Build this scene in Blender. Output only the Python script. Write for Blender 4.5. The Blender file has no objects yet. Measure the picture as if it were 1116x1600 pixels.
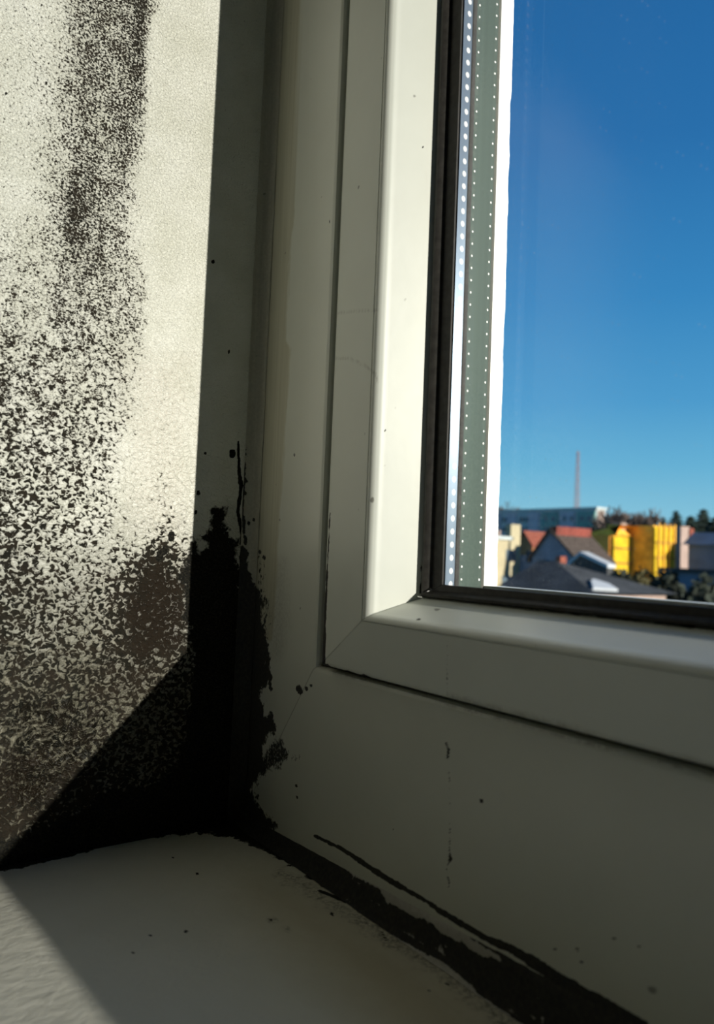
import bpy, math, random
import numpy as np
from mathutils import Vector, Matrix

# ------------------------------------------------------------------ camera
S = bpy.context.scene
COL = S.collection
FPX = 1180.0                                   # focal length in pixels of the 1116x1600 frame
def _axes():
    # world axes seen in camera space (x right, y down, z forward), from the vanishing points of the window
    c = np.array([558., 800.])
    X = -np.array([-290 - c[0], 830 - c[1], FPX]); X /= np.linalg.norm(X)
    roll = math.tan(math.radians(2.3))
    a = roll; b = 830 + roll * 290
    # second vanishing point on the horizon, square to X
    # (-290-558)*(u-558) + 30*(b + a*u - 800) + F^2 = 0
    A = -848. + 30 * a
    B = 848. * 558 + 30 * (b - 800) + FPX * FPX
    u = -B / A
    Y = np.array([u - c[0], b + a * u - c[1], FPX]); Y /= np.linalg.norm(Y)
    Z = np.cross(X, Y)
    if Z[1] > 0: Z = -Z
    return np.array([X, Y, Z])
RW = _axes()
_r = RW @ np.array([374 - 558., 1283 - 800., FPX])
CAM = -_r / np.linalg.norm(_r) * 0.33          # 33 cm from the corner of the sill
def ray(px, py): return RW @ np.array([px - 558., py - 800., FPX])
def hit(px, py, axis, d):
    r = ray(px, py); t = (d - CAM[axis]) / r[axis]
    return CAM + t * r
def topx(P):
    q = (P - CAM) @ RW
    return np.stack([558 + FPX * q[:, 0] / q[:, 2], 800 + FPX * q[:, 1] / q[:, 2]], 1)

cam_d = bpy.data.cameras.new('camera'); cam = bpy.data.objects.new('camera', cam_d); COL.objects.link(cam)
M = Matrix(((RW[0][0], -RW[0][1], -RW[0][2], CAM[0]),
            (RW[1][0], -RW[1][1], -RW[1][2], CAM[1]),
            (RW[2][0], -RW[2][1], -RW[2][2], CAM[2]), (0, 0, 0, 1)))
cam.matrix_world = M
cam_d.sensor_fit = 'VERTICAL'; cam_d.sensor_height = 36; cam_d.lens = 36 * FPX / 1600
cam_d.clip_start = 0.01; cam_d.clip_end = 3000
cam_d.dof.use_dof = True; cam_d.dof.focus_distance = 0.30; cam_d.dof.aperture_fstop = 15.0
S.camera = cam

# ------------------------------------------------------------------ sky, sun, exposure
SUN_TO = Vector((4.47, 1.0, 1.05)).normalized()
w = bpy.data.worlds.new('winter_sky'); S.world = w; w.use_nodes = True
nt = w.node_tree; nt.nodes.clear()
tc = nt.nodes.new('ShaderNodeTexCoord'); sp = nt.nodes.new('ShaderNodeSeparateXYZ'); rp = nt.nodes.new('ShaderNodeValToRGB')
bg = nt.nodes.new('ShaderNodeBackground'); wo = nt.nodes.new('ShaderNodeOutputWorld')
nt.links.new(tc.outputs['Generated'], sp.inputs[0]); nt.links.new(sp.outputs['Z'], rp.inputs[0])
nt.links.new(rp.outputs[0], bg.inputs[0]); nt.links.new(bg.outputs[0], wo.inputs[0])
cr = rp.color_ramp
cr.elements[0].position = 0.0; cr.elements[0].color = (.33, .66, .84, 1)
cr.elements[1].position = 1.0; cr.elements[1].color = (.010, .085, .29, 1)
for p, c in ((.06, (.26, .61, .82)), (.12, (.155, .50, .78)), (.20, (.085, .37, .71)), (.32, (.045, .27, .61)), (.48, (.026, .18, .48)), (.62, (.020, .15, .42))):
    e = cr.elements.new(p); e.color = (*c, 1)
bg.inputs[1].default_value = 1.0
sun_d = bpy.data.lights.new('sun', 'SUN'); sun = bpy.data.objects.new('sun', sun_d); COL.objects.link(sun)
sun_d.energy = 9.6; sun_d.angle = math.radians(.53); sun_d.color = (1, .96, .86)
sun.rotation_euler = SUN_TO.to_track_quat('Z', 'Y').to_euler(); sun.location = (3, .7, 2)
S.view_settings.view_transform = 'Standard'; S.view_settings.look = 'None'
S.view_settings.exposure = 0; S.view_settings.gamma = 1
S.cycles.max_bounces = 10; S.cycles.diffuse_bounces = 6; S.cycles.transparent_max_bounces = 24
S.cycles.use_denoising = True
S.cycles.sample_clamp_indirect = 6
S.cycles.caustics_reflective = False; S.cycles.caustics_refractive = False

# ------------------------------------------------------------------ helpers
rng = np.random.default_rng(4)
def link(name, me, mat=None, parent=None, kind=None, label=None, cat=None, group=None):
    o = bpy.data.objects.new(name, me); COL.objects.link(o)
    if mat is not None: me.materials.append(mat)
    if parent is not None: o.parent = parent
    if kind: o['kind'] = kind
    if label: o['label'] = label
    if cat: o['category'] = cat
    if group: o['group'] = group
    return o
def empty(name, loc=(0, 0, 0), **k):
    o = bpy.data.objects.new(name, None); COL.objects.link(o); o.location = loc; o.empty_display_size = .05
    for a, b in k.items():
        if b: o[a] = b
    return o
def mesh(name, verts, faces, smooth=False):
    me = bpy.data.meshes.new(name)
    me.from_pydata([tuple(map(float, v)) for v in verts], [], [tuple(map(int, f)) for f in faces]); me.validate()
    if smooth:
        me.polygons.foreach_set('use_smooth', [True] * len(me.polygons))
    me.update(); return me
def grid_mesh(name, P, smooth=True):
    """P: (n, m, 3) array of points"""
    n, m, _ = P.shape
    i = np.arange(n - 1)[:, None] * m + np.arange(m - 1)[None]
    F = np.stack([i, i + m, i + m + 1, i + 1], -1).reshape(-1, 4)
    me = bpy.data.meshes.new(name)
    me.vertices.add(n * m); me.vertices.foreach_set('co', P.reshape(-1).astype(np.float32))
    me.loops.add(F.size); me.loops.foreach_set('vertex_index', F.reshape(-1).astype(np.int32))
    me.polygons.add(len(F)); me.polygons.foreach_set('loop_start', (np.arange(len(F)) * 4).astype(np.int32))
    me.update(calc_edges=True)
    me.polygons.foreach_set('use_smooth', [smooth] * len(F))
    return me
class MB:
    def __init__(s): s.v = []; s.f = []
    def box(s, x0, x1, y0, y1, z0, z1):
        b = len(s.v)
        s.v += [(x, y, z) for x in (x0, x1) for y in (y0, y1) for z in (z0, z1)]
        s.f += [tuple(b + k for k in q) for q in ((0, 1, 3, 2), (4, 6, 7, 5), (0, 4, 5, 1), (2, 3, 7, 6), (0, 2, 6, 4), (1, 5, 7, 3))]
        return s
    def poly_prism(s, pts, d):
        """pts: 3-D polygon, pushed by vector d"""
        b = len(s.v); n = len(pts)
        s.v += [tuple(p) for p in pts] + [tuple(np.array(p) + d) for p in pts]
        s.f += [tuple(b + k for k in range(n)), tuple(b + n + k for k in reversed(range(n)))]
        s.f += [(b + k, b + n + k, b + n + (k + 1) % n, b + (k + 1) % n) for k in range(n)]
        return s
    def tube(s, a, c, r0, r1, n=5):
        a = Vector(a); c = Vector(c); d = (c - a)
        if d.length < 1e-9: return s
        q = d.to_track_quat('Z', 'Y'); b = len(s.v)
        for p, r in ((a, r0), (c, r1)):
            for k in range(n):
                t = 2 * math.pi * k / n
                s.v.append(tuple(p + q @ Vector((r * math.cos(t), r * math.sin(t), 0))))
        s.f += [(b + k, b + (k + 1) % n, b + n + (k + 1) % n, b + n + k) for k in range(n)]
        s.f += [tuple(b + k for k in reversed(range(n))), tuple(b + n + k for k in range(n))]
        return s
    def build(s, name, mat, parent=None, smooth=False, origin=None, **k):
        v = s.v
        if origin is not None: v = [tuple(np.array(p) - np.array(origin)) for p in v]
        me = mesh(name, v, s.f, smooth)
        o = link(name, me, mat, parent, **k)
        if origin is not None: o.location = origin
        return o

# value noise, used to fray the edges of the stains
_T = rng.random((64, 64, 64)).astype(np.float32)
def vnoise(P, s):
    Q = P * s + 31.7; i = np.floor(Q).astype(int); f = Q - i; f = f * f * (3 - 2 * f); i &= 63; j = (i + 1) & 63
    r = 0
    for a in (0, 1):
        for b in (0, 1):
            for c in (0, 1):
                r = r + _T[(j if a else i)[:, 0], (j if b else i)[:, 1], (j if c else i)[:, 2]] * \
                    (f[:, 0] if a else 1 - f[:, 0]) * (f[:, 1] if b else 1 - f[:, 1]) * (f[:, 2] if c else 1 - f[:, 2])
    return r * 2 - 1
def fnoise(P, s): return (vnoise(P, s) + .5 * vnoise(P, s * 2.1) + .3 * vnoise(P, s * 4.3) + .18 * vnoise(P, s * 9.1)) / 1.4
def segd(Q, a, b):
    ab = b - a; t = np.clip(((Q - a) @ ab) / (ab @ ab + 1e-12), 0, 1)
    return np.linalg.norm(Q - a - t[:, None] * ab, axis=1), t
def poly(Q, pts, feather, jit=0, nz=None):
    """1 inside the polygon, falling to 0 over the feather; edge moved by noise"""
    pts = np.array(pts, float); d = np.full(len(Q), 1e9); ins = np.zeros(len(Q), bool)
    for k in range(len(pts)):
        a, b = pts[k], pts[(k + 1) % len(pts)]
        d = np.minimum(d, segd(Q, a, b)[0])
        c = (a[1] > Q[:, 1]) != (b[1] > Q[:, 1])
        ins ^= c & (Q[:, 0] < (b[0] - a[0]) * (Q[:, 1] - a[1]) / (b[1] - a[1] + 1e-12) + a[0])
    sd = np.where(ins, d, -d)
    if nz is not None: sd = sd + jit * nz
    return np.clip(sd / feather + .5, 0, 1)
def stroke(Q, pts, feather=1.2, jit=0, nz=None):
    """pts: (x, y, half width)"""
    o = np.zeros(len(Q)); pts = np.array(pts, float)
    for k in range(len(pts) - 1):
        d, t = segd(Q, pts[k, :2], pts[k + 1, :2]); wd = pts[k, 2] * (1 - t) + pts[k + 1, 2] * t
        sd = wd - d
        if nz is not None: sd = sd + jit * nz
        o = np.maximum(o, np.clip(sd / feather + .5, 0, 1))
    return o
def set_attr(me, name, arr):
    a = me.attributes.new(name, 'FLOAT', 'POINT'); a.data.foreach_set('value', np.asarray(arr, np.float32))
def verts_of(me):
    v = np.empty(len(me.vertices) * 3, np.float32); me.vertices.foreach_get('co', v); return v.reshape(-1, 3).astype(float)

# ------------------------------------------------------------------ materials
class NT:
    def __init__(s, name):
        s.m = bpy.data.materials.new(name); s.m.use_nodes = True; s.t = s.m.node_tree; s.t.nodes.clear()
        s.out = s.n('ShaderNodeOutputMaterial')
    def n(s, ty, **k):
        o = s.t.nodes.new(ty)
        for a, b in k.items(): setattr(o, a, b)
        return o
    def set(s, sock, v):
        if isinstance(v, bpy.types.NodeSocket): s.t.links.new(v, sock)
        elif isinstance(v, (tuple, list)) and len(v) == 3 and sock.type == 'RGBA': sock.default_value = (*v, 1)
        else: sock.default_value = v
    def math(s, op, a, b=0.0, c=0.0, clamp=False):
        o = s.n('ShaderNodeMath', operation=op); o.use_clamp = clamp
        for i, v in enumerate((a, b, c)): s.set(o.inputs[i], v)
        return o.outputs[0]
    def mix(s, f, a, b):
        o = s.n('ShaderNodeMix', data_type='RGBA'); s.set(o.inputs[0], f); s.set(o.inputs[6], a); s.set(o.inputs[7], b); return o.outputs[2]
    def fmix(s, f, a, b):
        o = s.n('ShaderNodeMix', data_type='FLOAT'); s.set(o.inputs[0], f); s.set(o.inputs[2], a); s.set(o.inputs[3], b); return o.outputs[0]
    def noise(s, vec, scale, detail=2, rough=.5, dist=0):
        o = s.n('ShaderNodeTexNoise'); s.set(o.inputs['Vector'], vec); s.set(o.inputs['Scale'], scale)
        o.inputs['Detail'].default_value = detail; o.inputs['Roughness'].default_value = rough; o.inputs['Distortion'].default_value = dist
        return o.outputs[0]
    def attr(s, name): return s.n('ShaderNodeAttribute', attribute_name=name).outputs['Fac']
    def obj(s): return s.n('ShaderNodeTexCoord').outputs['Object']
    def scale(s, vec, sc):
        o = s.n('ShaderNodeMapping'); s.set(o.inputs[0], vec); o.inputs['Scale'].default_value = sc; return o.outputs[0]
    def ramp(s, f, lo, hi):
        o = s.n('ShaderNodeMapRange'); o.clamp = True
        s.set(o.inputs[0], f); s.set(o.inputs[1], lo); s.set(o.inputs[2], hi); return o.outputs[0]
    def bump(s, h, strength, dist, normal=None):
        o = s.n('ShaderNodeBump'); s.set(o.inputs['Strength'], strength); o.inputs['Distance'].default_value = dist
        s.set(o.inputs['Height'], h)
        if normal is not None: s.set(o.inputs['Normal'], normal)
        return o.outputs[0]
    def bsdf(s, color, rough=.5, normal=None, metal=0, spec=.5, coat=0):
        b = s.n('ShaderNodeBsdfPrincipled'); s.set(b.inputs['Base Color'], color); s.set(b.inputs['Roughness'], rough)
        s.set(b.inputs['Metallic'], metal); s.set(b.inputs['Specular IOR Level'], spec); s.set(b.inputs['Coat Weight'], coat)
        if normal is not None: s.set(b.inputs['Normal'], normal)
        s.t.links.new(b.outputs[0], s.out.inputs[0]); return b
def flat(name, c, rough=.8, metal=0, var=.25, scale=3., spec=.3):
    t = NT(name); n = t.noise(t.obj(), scale, 4, .6)
    a = t.mix(t.ramp(n, .35, .65), tuple(x * (1 - var) for x in c), tuple(min(1, x * (1 + var)) for x in c))
    t.bsdf(a, rough, metal=metal, spec=spec); return t.m

def mold_wall():
    t = NT('mouldy_painted_plaster'); P = t.obj()
    den = t.attr('mould'); dark = t.attr('black'); br = t.attr('brown'); coarse = t.attr('coarse')
    wv = t.noise(P, 60, 2, .5)
    n1 = t.noise(t.scale(P, (1, 1, 1.15)), 1150, 2.0, .55, .6)
    n2 = t.noise(t.scale(P, (1, 1, 1.2)), 560, 1.6, .5, .8)
    n = t.fmix(coarse, n1, n2)
    big = t.noise(P, 190, 3, .6)
    d = t.math('ADD', den, t.math('MULTIPLY', t.math('SUBTRACT', big, .5), t.math('MULTIPLY', t.math('MULTIPLY', den, t.math('SUBTRACT', 1.15, den)), 2.2)))
    thr = t.math('MULTIPLY_ADD', d, .46, .27)
    m = t.math('DIVIDE', t.math('SUBTRACT', thr, n), .10, clamp=True)
    soft = t.math('MULTIPLY', t.math('DIVIDE', t.math('SUBTRACT', t.math('ADD', thr, .06), n), .16, clamp=True), .62)
    paint = t.mix(t.ramp(wv, .35, .65), (.68, .685, .60), (.765, .77, .70))
    paint = t.mix(t.math('MULTIPLY', t.attr('stain'), t.ramp(n1, .35, .6)), paint, (.42, .30, .22))
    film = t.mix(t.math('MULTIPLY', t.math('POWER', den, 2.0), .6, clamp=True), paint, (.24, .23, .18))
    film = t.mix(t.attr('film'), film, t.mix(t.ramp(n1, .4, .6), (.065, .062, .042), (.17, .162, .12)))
    moldc = t.mix(t.ramp(big, .4, .65), (.010, .010, .007), (.024, .019, .013))
    c = t.mix(soft, film, (.13, .115, .085))
    c = t.mix(m, c, moldc)
    c = t.mix(t.math('MULTIPLY', t.attr('ridge'), t.ramp(n2, .3, .6)), c, (.26, .245, .19))
    c = t.mix(t.math('MULTIPLY', br, t.ramp(n1, .62, .40)), c, (.018, .011, .005))
    c = t.mix(t.math('MULTIPLY', t.math('POWER', t.attr('brown'), 1.5), .6), c, (.014, .009, .005))
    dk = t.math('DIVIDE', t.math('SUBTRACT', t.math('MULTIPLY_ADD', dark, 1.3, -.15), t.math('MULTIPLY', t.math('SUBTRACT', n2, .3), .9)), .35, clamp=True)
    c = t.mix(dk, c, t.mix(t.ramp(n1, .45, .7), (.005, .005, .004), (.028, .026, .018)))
    # relief: dimpled roller texture with pits, swirls of loose paint low down
    h = t.fmix(coarse, n1, n2)
    nb = t.bump(h, 1.0, .0009)
    sw = t.n('ShaderNodeTexWave', wave_type='RINGS'); t.set(sw.inputs['Vector'], P)
    vd = t.noise(P, 55, 3, .6, 1.5)
    ridg = t.math('ABSOLUTE', t.math('SINE', t.math('MULTIPLY', vd, 90)))
    nb2 = t.bump(t.math('ADD', t.attr('ridge'), t.math('MULTIPLY', t.math('MULTIPLY', ridg, t.attr('swirl')), .4)), 1.0, .0009, nb)
    rough = t.fmix(t.math('MAXIMUM', m, dk), .48, .85)
    rough = t.fmix(t.attr('swirl'), rough, .45)
    t.bsdf(c, rough, nb2, spec=t.fmix(t.math('MAXIMUM', t.math('MAXIMUM', m, dk), t.attr('film')), 1.0, .2))
    return t.m

def upvc(name, base=(.72, .735, .655), rough=.32, streak=True):
    t = NT(name); P = t.obj()
    blk = t.attr('black'); sm = t.attr('smear'); gr = t.attr('grime')
    n = t.noise(P, 35, 4, .6); f = t.noise(t.scale(P, (900, 900, 14)), 1, 2, .5)
    n2 = t.noise(P, 800, 3, .6)
    c = t.mix(t.ramp(n, .3, .7), tuple(x * .94 for x in base), base)
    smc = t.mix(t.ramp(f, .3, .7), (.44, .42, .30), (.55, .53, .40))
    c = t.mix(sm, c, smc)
    c = t.mix(t.math('MULTIPLY', gr, t.ramp(n2, .3, .62)), c, (.22, .20, .16))
    spk = t.noise(P, 210, 1, .5)
    c = t.mix(t.math('MULTIPLY', t.ramp(spk, .765, .80), .7), c, (.08, .07, .05))
    dk = t.math('DIVIDE', t.math('SUBTRACT', t.math('MULTIPLY_ADD', blk, 1.35, -.1), t.math('MULTIPLY', t.math('SUBTRACT', n2, .3), 1.5)), .3, clamp=True)
    c = t.mix(dk, c, t.mix(t.ramp(n2, .4, .7), (.006, .006, .005), (.030, .026, .018)))
    r = t.fmix(dk, t.fmix(sm, rough, .6), .9)
    nb = t.bump(t.math('MULTIPLY_ADD', sm, .0, t.noise(P, 120, 3, .5)), .12, .0004)
    t.bsdf(c, r, nb, spec=1.0)
    return t.m

def sill_mat():
    t = NT('white_painted_sill'); P = t.obj()
    blk = t.attr('black'); gr = t.attr('grime'); sm = t.attr('smear')
    n = t.noise(P, 30, 3, .6); n2 = t.noise(P, 800, 3, .6); n3 = t.noise(t.scale(P, (230, 150, 150)), 1, 4, .6, .4)
    c = t.mix(t.ramp(n, .3, .7), (.80, .79, .70), (.86, .85, .76))
    c = t.mix(t.math('MULTIPLY', sm, .6), c, (.50, .43, .29))
    c = t.mix(t.math('MULTIPLY', gr, t.ramp(n2, .42, .54)), c, (.05, .045, .03))
    dk = t.math('DIVIDE', t.math('SUBTRACT', t.math('MULTIPLY_ADD', blk, 1.35, -.1), t.math('MULTIPLY', t.math('SUBTRACT', n2, .3), 1.5)), .3, clamp=True)
    c = t.mix(dk, c, t.mix(t.ramp(n2, .4, .7), (.006, .006, .005), (.030, .026, .018)))
    nb = t.bump(n3, .5, .0008)
    t.bsdf(c, t.fmix(dk, .45, .9), nb, spec=.4)
    return t.m

def glass_mat():
    """thin architectural glass: clear with a Fresnel sheen on the side facing the light path, and a little dust"""
    t = NT('window_glass'); P = t.obj()
    fr = t.n('ShaderNodeFresnel'); fr.inputs[0].default_value = 1.27
    geo = t.n('ShaderNodeNewGeometry')
    f = t.math('MULTIPLY', fr.outputs[0], t.math('SUBTRACT', 1.0, geo.outputs['Backfacing']))
    tr = t.n('ShaderNodeBsdfTransparent'); tr.inputs[0].default_value = (.985, .985, .98, 1)
    gl = t.n('ShaderNodeBsdfGlossy'); gl.inputs['Roughness'].default_value = 0.0
    mx = t.n('ShaderNodeMixShader'); t.set(mx.inputs[0], f); t.set(mx.inputs[1], tr.outputs[0]); t.set(mx.inputs[2], gl.outputs[0])
    # dust: rare specks, faint vertical wiping streaks
    s0 = t.n('ShaderNodeSeparateXYZ'); t.set(s0.inputs[0], P); c0 = t.n('ShaderNodeCombineXYZ'); t.set(c0.inputs[0], s0.outputs[0]); t.set(c0.inputs[1], s0.outputs[2])
    vo = t.n('ShaderNodeTexVoronoi', voronoi_dimensions='2D'); t.set(vo.inputs['Vector'], c0.outputs[0]); vo.inputs['Scale'].default_value = 190
    sc = t.n('ShaderNodeSeparateColor'); t.set(sc.inputs[0], vo.outputs['Color'])
    rare = t.math('GREATER_THAN', sc.outputs[0], .72)
    rad = t.math('MULTIPLY_ADD', sc.outputs[1], .035, .012)
    dot = t.math('MULTIPLY', t.math('LESS_THAN', vo.outputs['Distance'], rad), rare)
    st = t.ramp(t.noise(t.scale(P, (420, 0, 9)), 1, 3, .6), .52, .72)
    sx = t.n('ShaderNodeSeparateXYZ'); t.set(sx.inputs[0], P)
    near = t.ramp(sx.outputs[0], .30, .10)
    hz = t.math('MULTIPLY', t.math('MULTIPLY', st, .003), near)
    df = t.n('ShaderNodeBsdfDiffuse'); df.inputs[0].default_value = (.8, .8, .76, 1)
    tl = t.n('ShaderNodeBsdfTranslucent'); tl.inputs[0].default_value = (.8, .8, .76, 1)
    ad = t.n('ShaderNodeAddShader'); t.set(ad.inputs[0], df.outputs[0]); t.set(ad.inputs[1], tl.outputs[0])
    m2 = t.n('ShaderNodeMixShader')
    t.set(m2.inputs[0], t.math('ADD', t.math('MULTIPLY', dot, .16), hz, clamp=True)); t.set(m2.inputs[1], mx.outputs[0]); t.set(m2.inputs[2], ad.outputs[0])
    t.t.links.new(m2.outputs[0], t.out.inputs[0])
    return t.m
def glass_plain():
    t = NT('clear_window_glass')
    fr = t.n('ShaderNodeFresnel'); fr.inputs[0].default_value = 1.27
    geo = t.n('ShaderNodeNewGeometry')
    f = t.math('MULTIPLY', fr.outputs[0], t.math('SUBTRACT', 1.0, geo.outputs['Backfacing']))
    tr = t.n('ShaderNodeBsdfTransparent'); tr.inputs[0].default_value = (.985, .985, .98, 1)
    gl = t.n('ShaderNodeBsdfGlossy'); gl.inputs['Roughness'].default_value = 0.0
    mx = t.n('ShaderNodeMixShader'); t.set(mx.inputs[0], f); t.set(mx.inputs[1], tr.outputs[0]); t.set(mx.inputs[2], gl.outputs[0])
    t.t.links.new(mx.outputs[0], t.out.inputs[0]); return t.m

def spacer_mat(name, base, rows, ry, pitch, rough, metal, dotc=(.95, .95, .92), rz=None, aniso=0.0):
    """metal spacer with rows of small round perforations; rows: list of y of the rows"""
    t = NT(name); P = t.obj(); s = t.n('ShaderNodeSeparateXYZ'); t.set(s.inputs[0], P)
    k = t.math('SUBTRACT', t.math('FRACT', t.math('DIVIDE', s.outputs[2], pitch)), .5)
    k = t.math('MULTIPLY', k, pitch / (rz or ry))
    m = None
    for y in rows:
        dy = t.math('DIVIDE', t.math('SUBTRACT', s.outputs[1], y), ry)
        d = t.math('SQRT', t.math('ADD', t.math('MULTIPLY', dy, dy), t.math('MULTIPLY', k, k)))
        q = t.ramp(d, 1.15, .85); m = q if m is None else t.math('MAXIMUM', m, q)
    n = t.noise(t.scale(P, (1, 500, 4)), 1, 2, .5)
    c = t.mix(t.ramp(n, .3, .7), tuple(x * .85 for x in base), base)
    c = t.mix(m, c, dotc)
    b_ = t.bsdf(c, t.fmix(m, rough, .5), metal=t.fmix(m, metal, 0.0), spec=.5)
    b_.inputs['Anisotropic'].default_value = aniso                # drawn metal: the sheen spreads sideways
    tg = t.n('ShaderNodeCombineXYZ'); tg.inputs[1].default_value = 1.0; t.set(b_.inputs['Tangent'], tg.outputs[0])
    return t.m

M_WALL = mold_wall(); M_UPVC = upvc('white_window_plastic'); M_SASH = upvc('white_sash_plastic', (.76, .785, .715), .42)
M_SILL = sill_mat(); M_GLASS = glass_mat(); M_GLASS2 = glass_plain()
M_CAULK = upvc('grubby_sealant', (.52, .51, .47), .5)
M_RUB = flat('black_rubber', (.034, .032, .029), .55, var=.3, scale=400)
M_SEALGREY = flat('weather_seal_rubber', (.05, .052, .042), .6, var=.1, scale=300)
M_SP1 = spacer_mat('aluminium_spacer', (.27, .34, .43), [.0163], .00075, .0041, .42, .55, rz=.0009, aniso=.9)
M_SP2 = spacer_mat('green_grey_spacer', (.058, .085, .068), [.0208, .0286], .00028, .0040, .4, .2, rz=.00035)
M_EXT = flat('white_exterior_plastic', (.80, .80, .78), .4, var=.05)
M_ROOM = flat('pale_room_paint', (.61, .63, .42), .8, var=.05)
M_FLOOR = flat('brown_room_floor', (.20, .13, .08), .5, var=.2)

# ------------------------------------------------------------------ the stains, in the picture's calibration of each surface
def bilin(Q, xs, ys, tab):
    xs = np.array(xs, float); ys = np.array(ys, float); tab = np.array(tab, float)
    i = np.clip(np.searchsorted(xs, Q[:, 0]) - 1, 0, len(xs) - 2); j = np.clip(np.searchsorted(ys, Q[:, 1]) - 1, 0, len(ys) - 2)
    u = np.clip((Q[:, 0] - xs[i]) / (xs[i + 1] - xs[i]), 0, 1); v = np.clip((Q[:, 1] - ys[j]) / (ys[j + 1] - ys[j]), 0, 1)
    return (tab[j, i] * (1 - u) * (1 - v) + tab[j, i + 1] * u * (1 - v) + tab[j + 1, i] * (1 - u) * v + tab[j + 1, i + 1] * u * v)
MX = [-60, 0, 40, 80, 110, 140, 170, 200, 222, 238, 255, 280, 300, 345, 385]
MY = [-60, 60, 150, 220, 290, 350, 400, 500, 600, 700, 790, 840, 870, 930, 1000, 1060, 1110, 1200, 1300]
MT = [
 [.20, .18, .22, .30, .45, .62, .60, .66, .80, .45, .0, .0, .0, .0, .0],
 [.20, .20, .24, .30, .46, .66, .60, .66, .80, .30, .0, .0, .0, .0, .0],
 [.18, .18, .26, .36, .56, .62, .58, .66, .68, .06, .0, .0, .0, .0, .0],
 [.18, .18, .22, .42, .52, .60, .58, .68, .42, .00, .0, .0, .0, .0, .0],
 [.22, .22, .22, .44, .72, .66, .58, .56, .20, .00, .0, .0, .0, .0, .0],
 [.30, .30, .32, .46, .74, .66, .56, .40, .14, .00, .0, .0, .0, .0, .0],
 [.42, .42, .42, .48, .64, .62, .58, .54, .36, .02, .0, .0, .0, .0, .0],
 [.50, .52, .52, .52, .58, .54, .54, .52, .50, .06, .0, .0, .0, .0, .0],
 [.62, .60, .56, .56, .54, .54, .54, .46, .22, .08, .10, .04, .0, .0, .0],
 [.64, .62, .58, .58, .56, .54, .50, .28, .05, .05, .22, .04, .04, .0, .0],
 [.66, .64, .58, .54, .52, .50, .44, .16, .10, .16, .34, .14, .08, .0, .0],
 [.68, .66, .60, .52, .50, .46, .42, .26, .30, .44, .56, .34, .20, .1, .1],
 [.70, .68, .62, .54, .50, .44, .46, .56, .70, .82, .86, .62, .50, .3, .2],
 [.74, .72, .66, .60, .56, .54, .62, .88, .98, .98, .96, .78, .66, .6, .4],
 [.76, .74, .68, .64, .60, .62, .76, .90, .92, .90, .86, .74, .66, .8, .6],
 [.80, .76, .70, .70, .70, .70, .68, .72, .74, .70, .66, .66, .70, .8, .8],
 [.80, .78, .76, .76, .74, .66, .56, .52, .60, .64, .66, .70, .8, .9, .9],
 [.84, .82, .84, .86, .86, .80, .76, .76, .7, .7, .7, .8, .9, .9, .9],
 [.86, .86, .86, .88, .9, .9, .9, .9, .9, .9, .9, .9, .9, .9, .9]]
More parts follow.
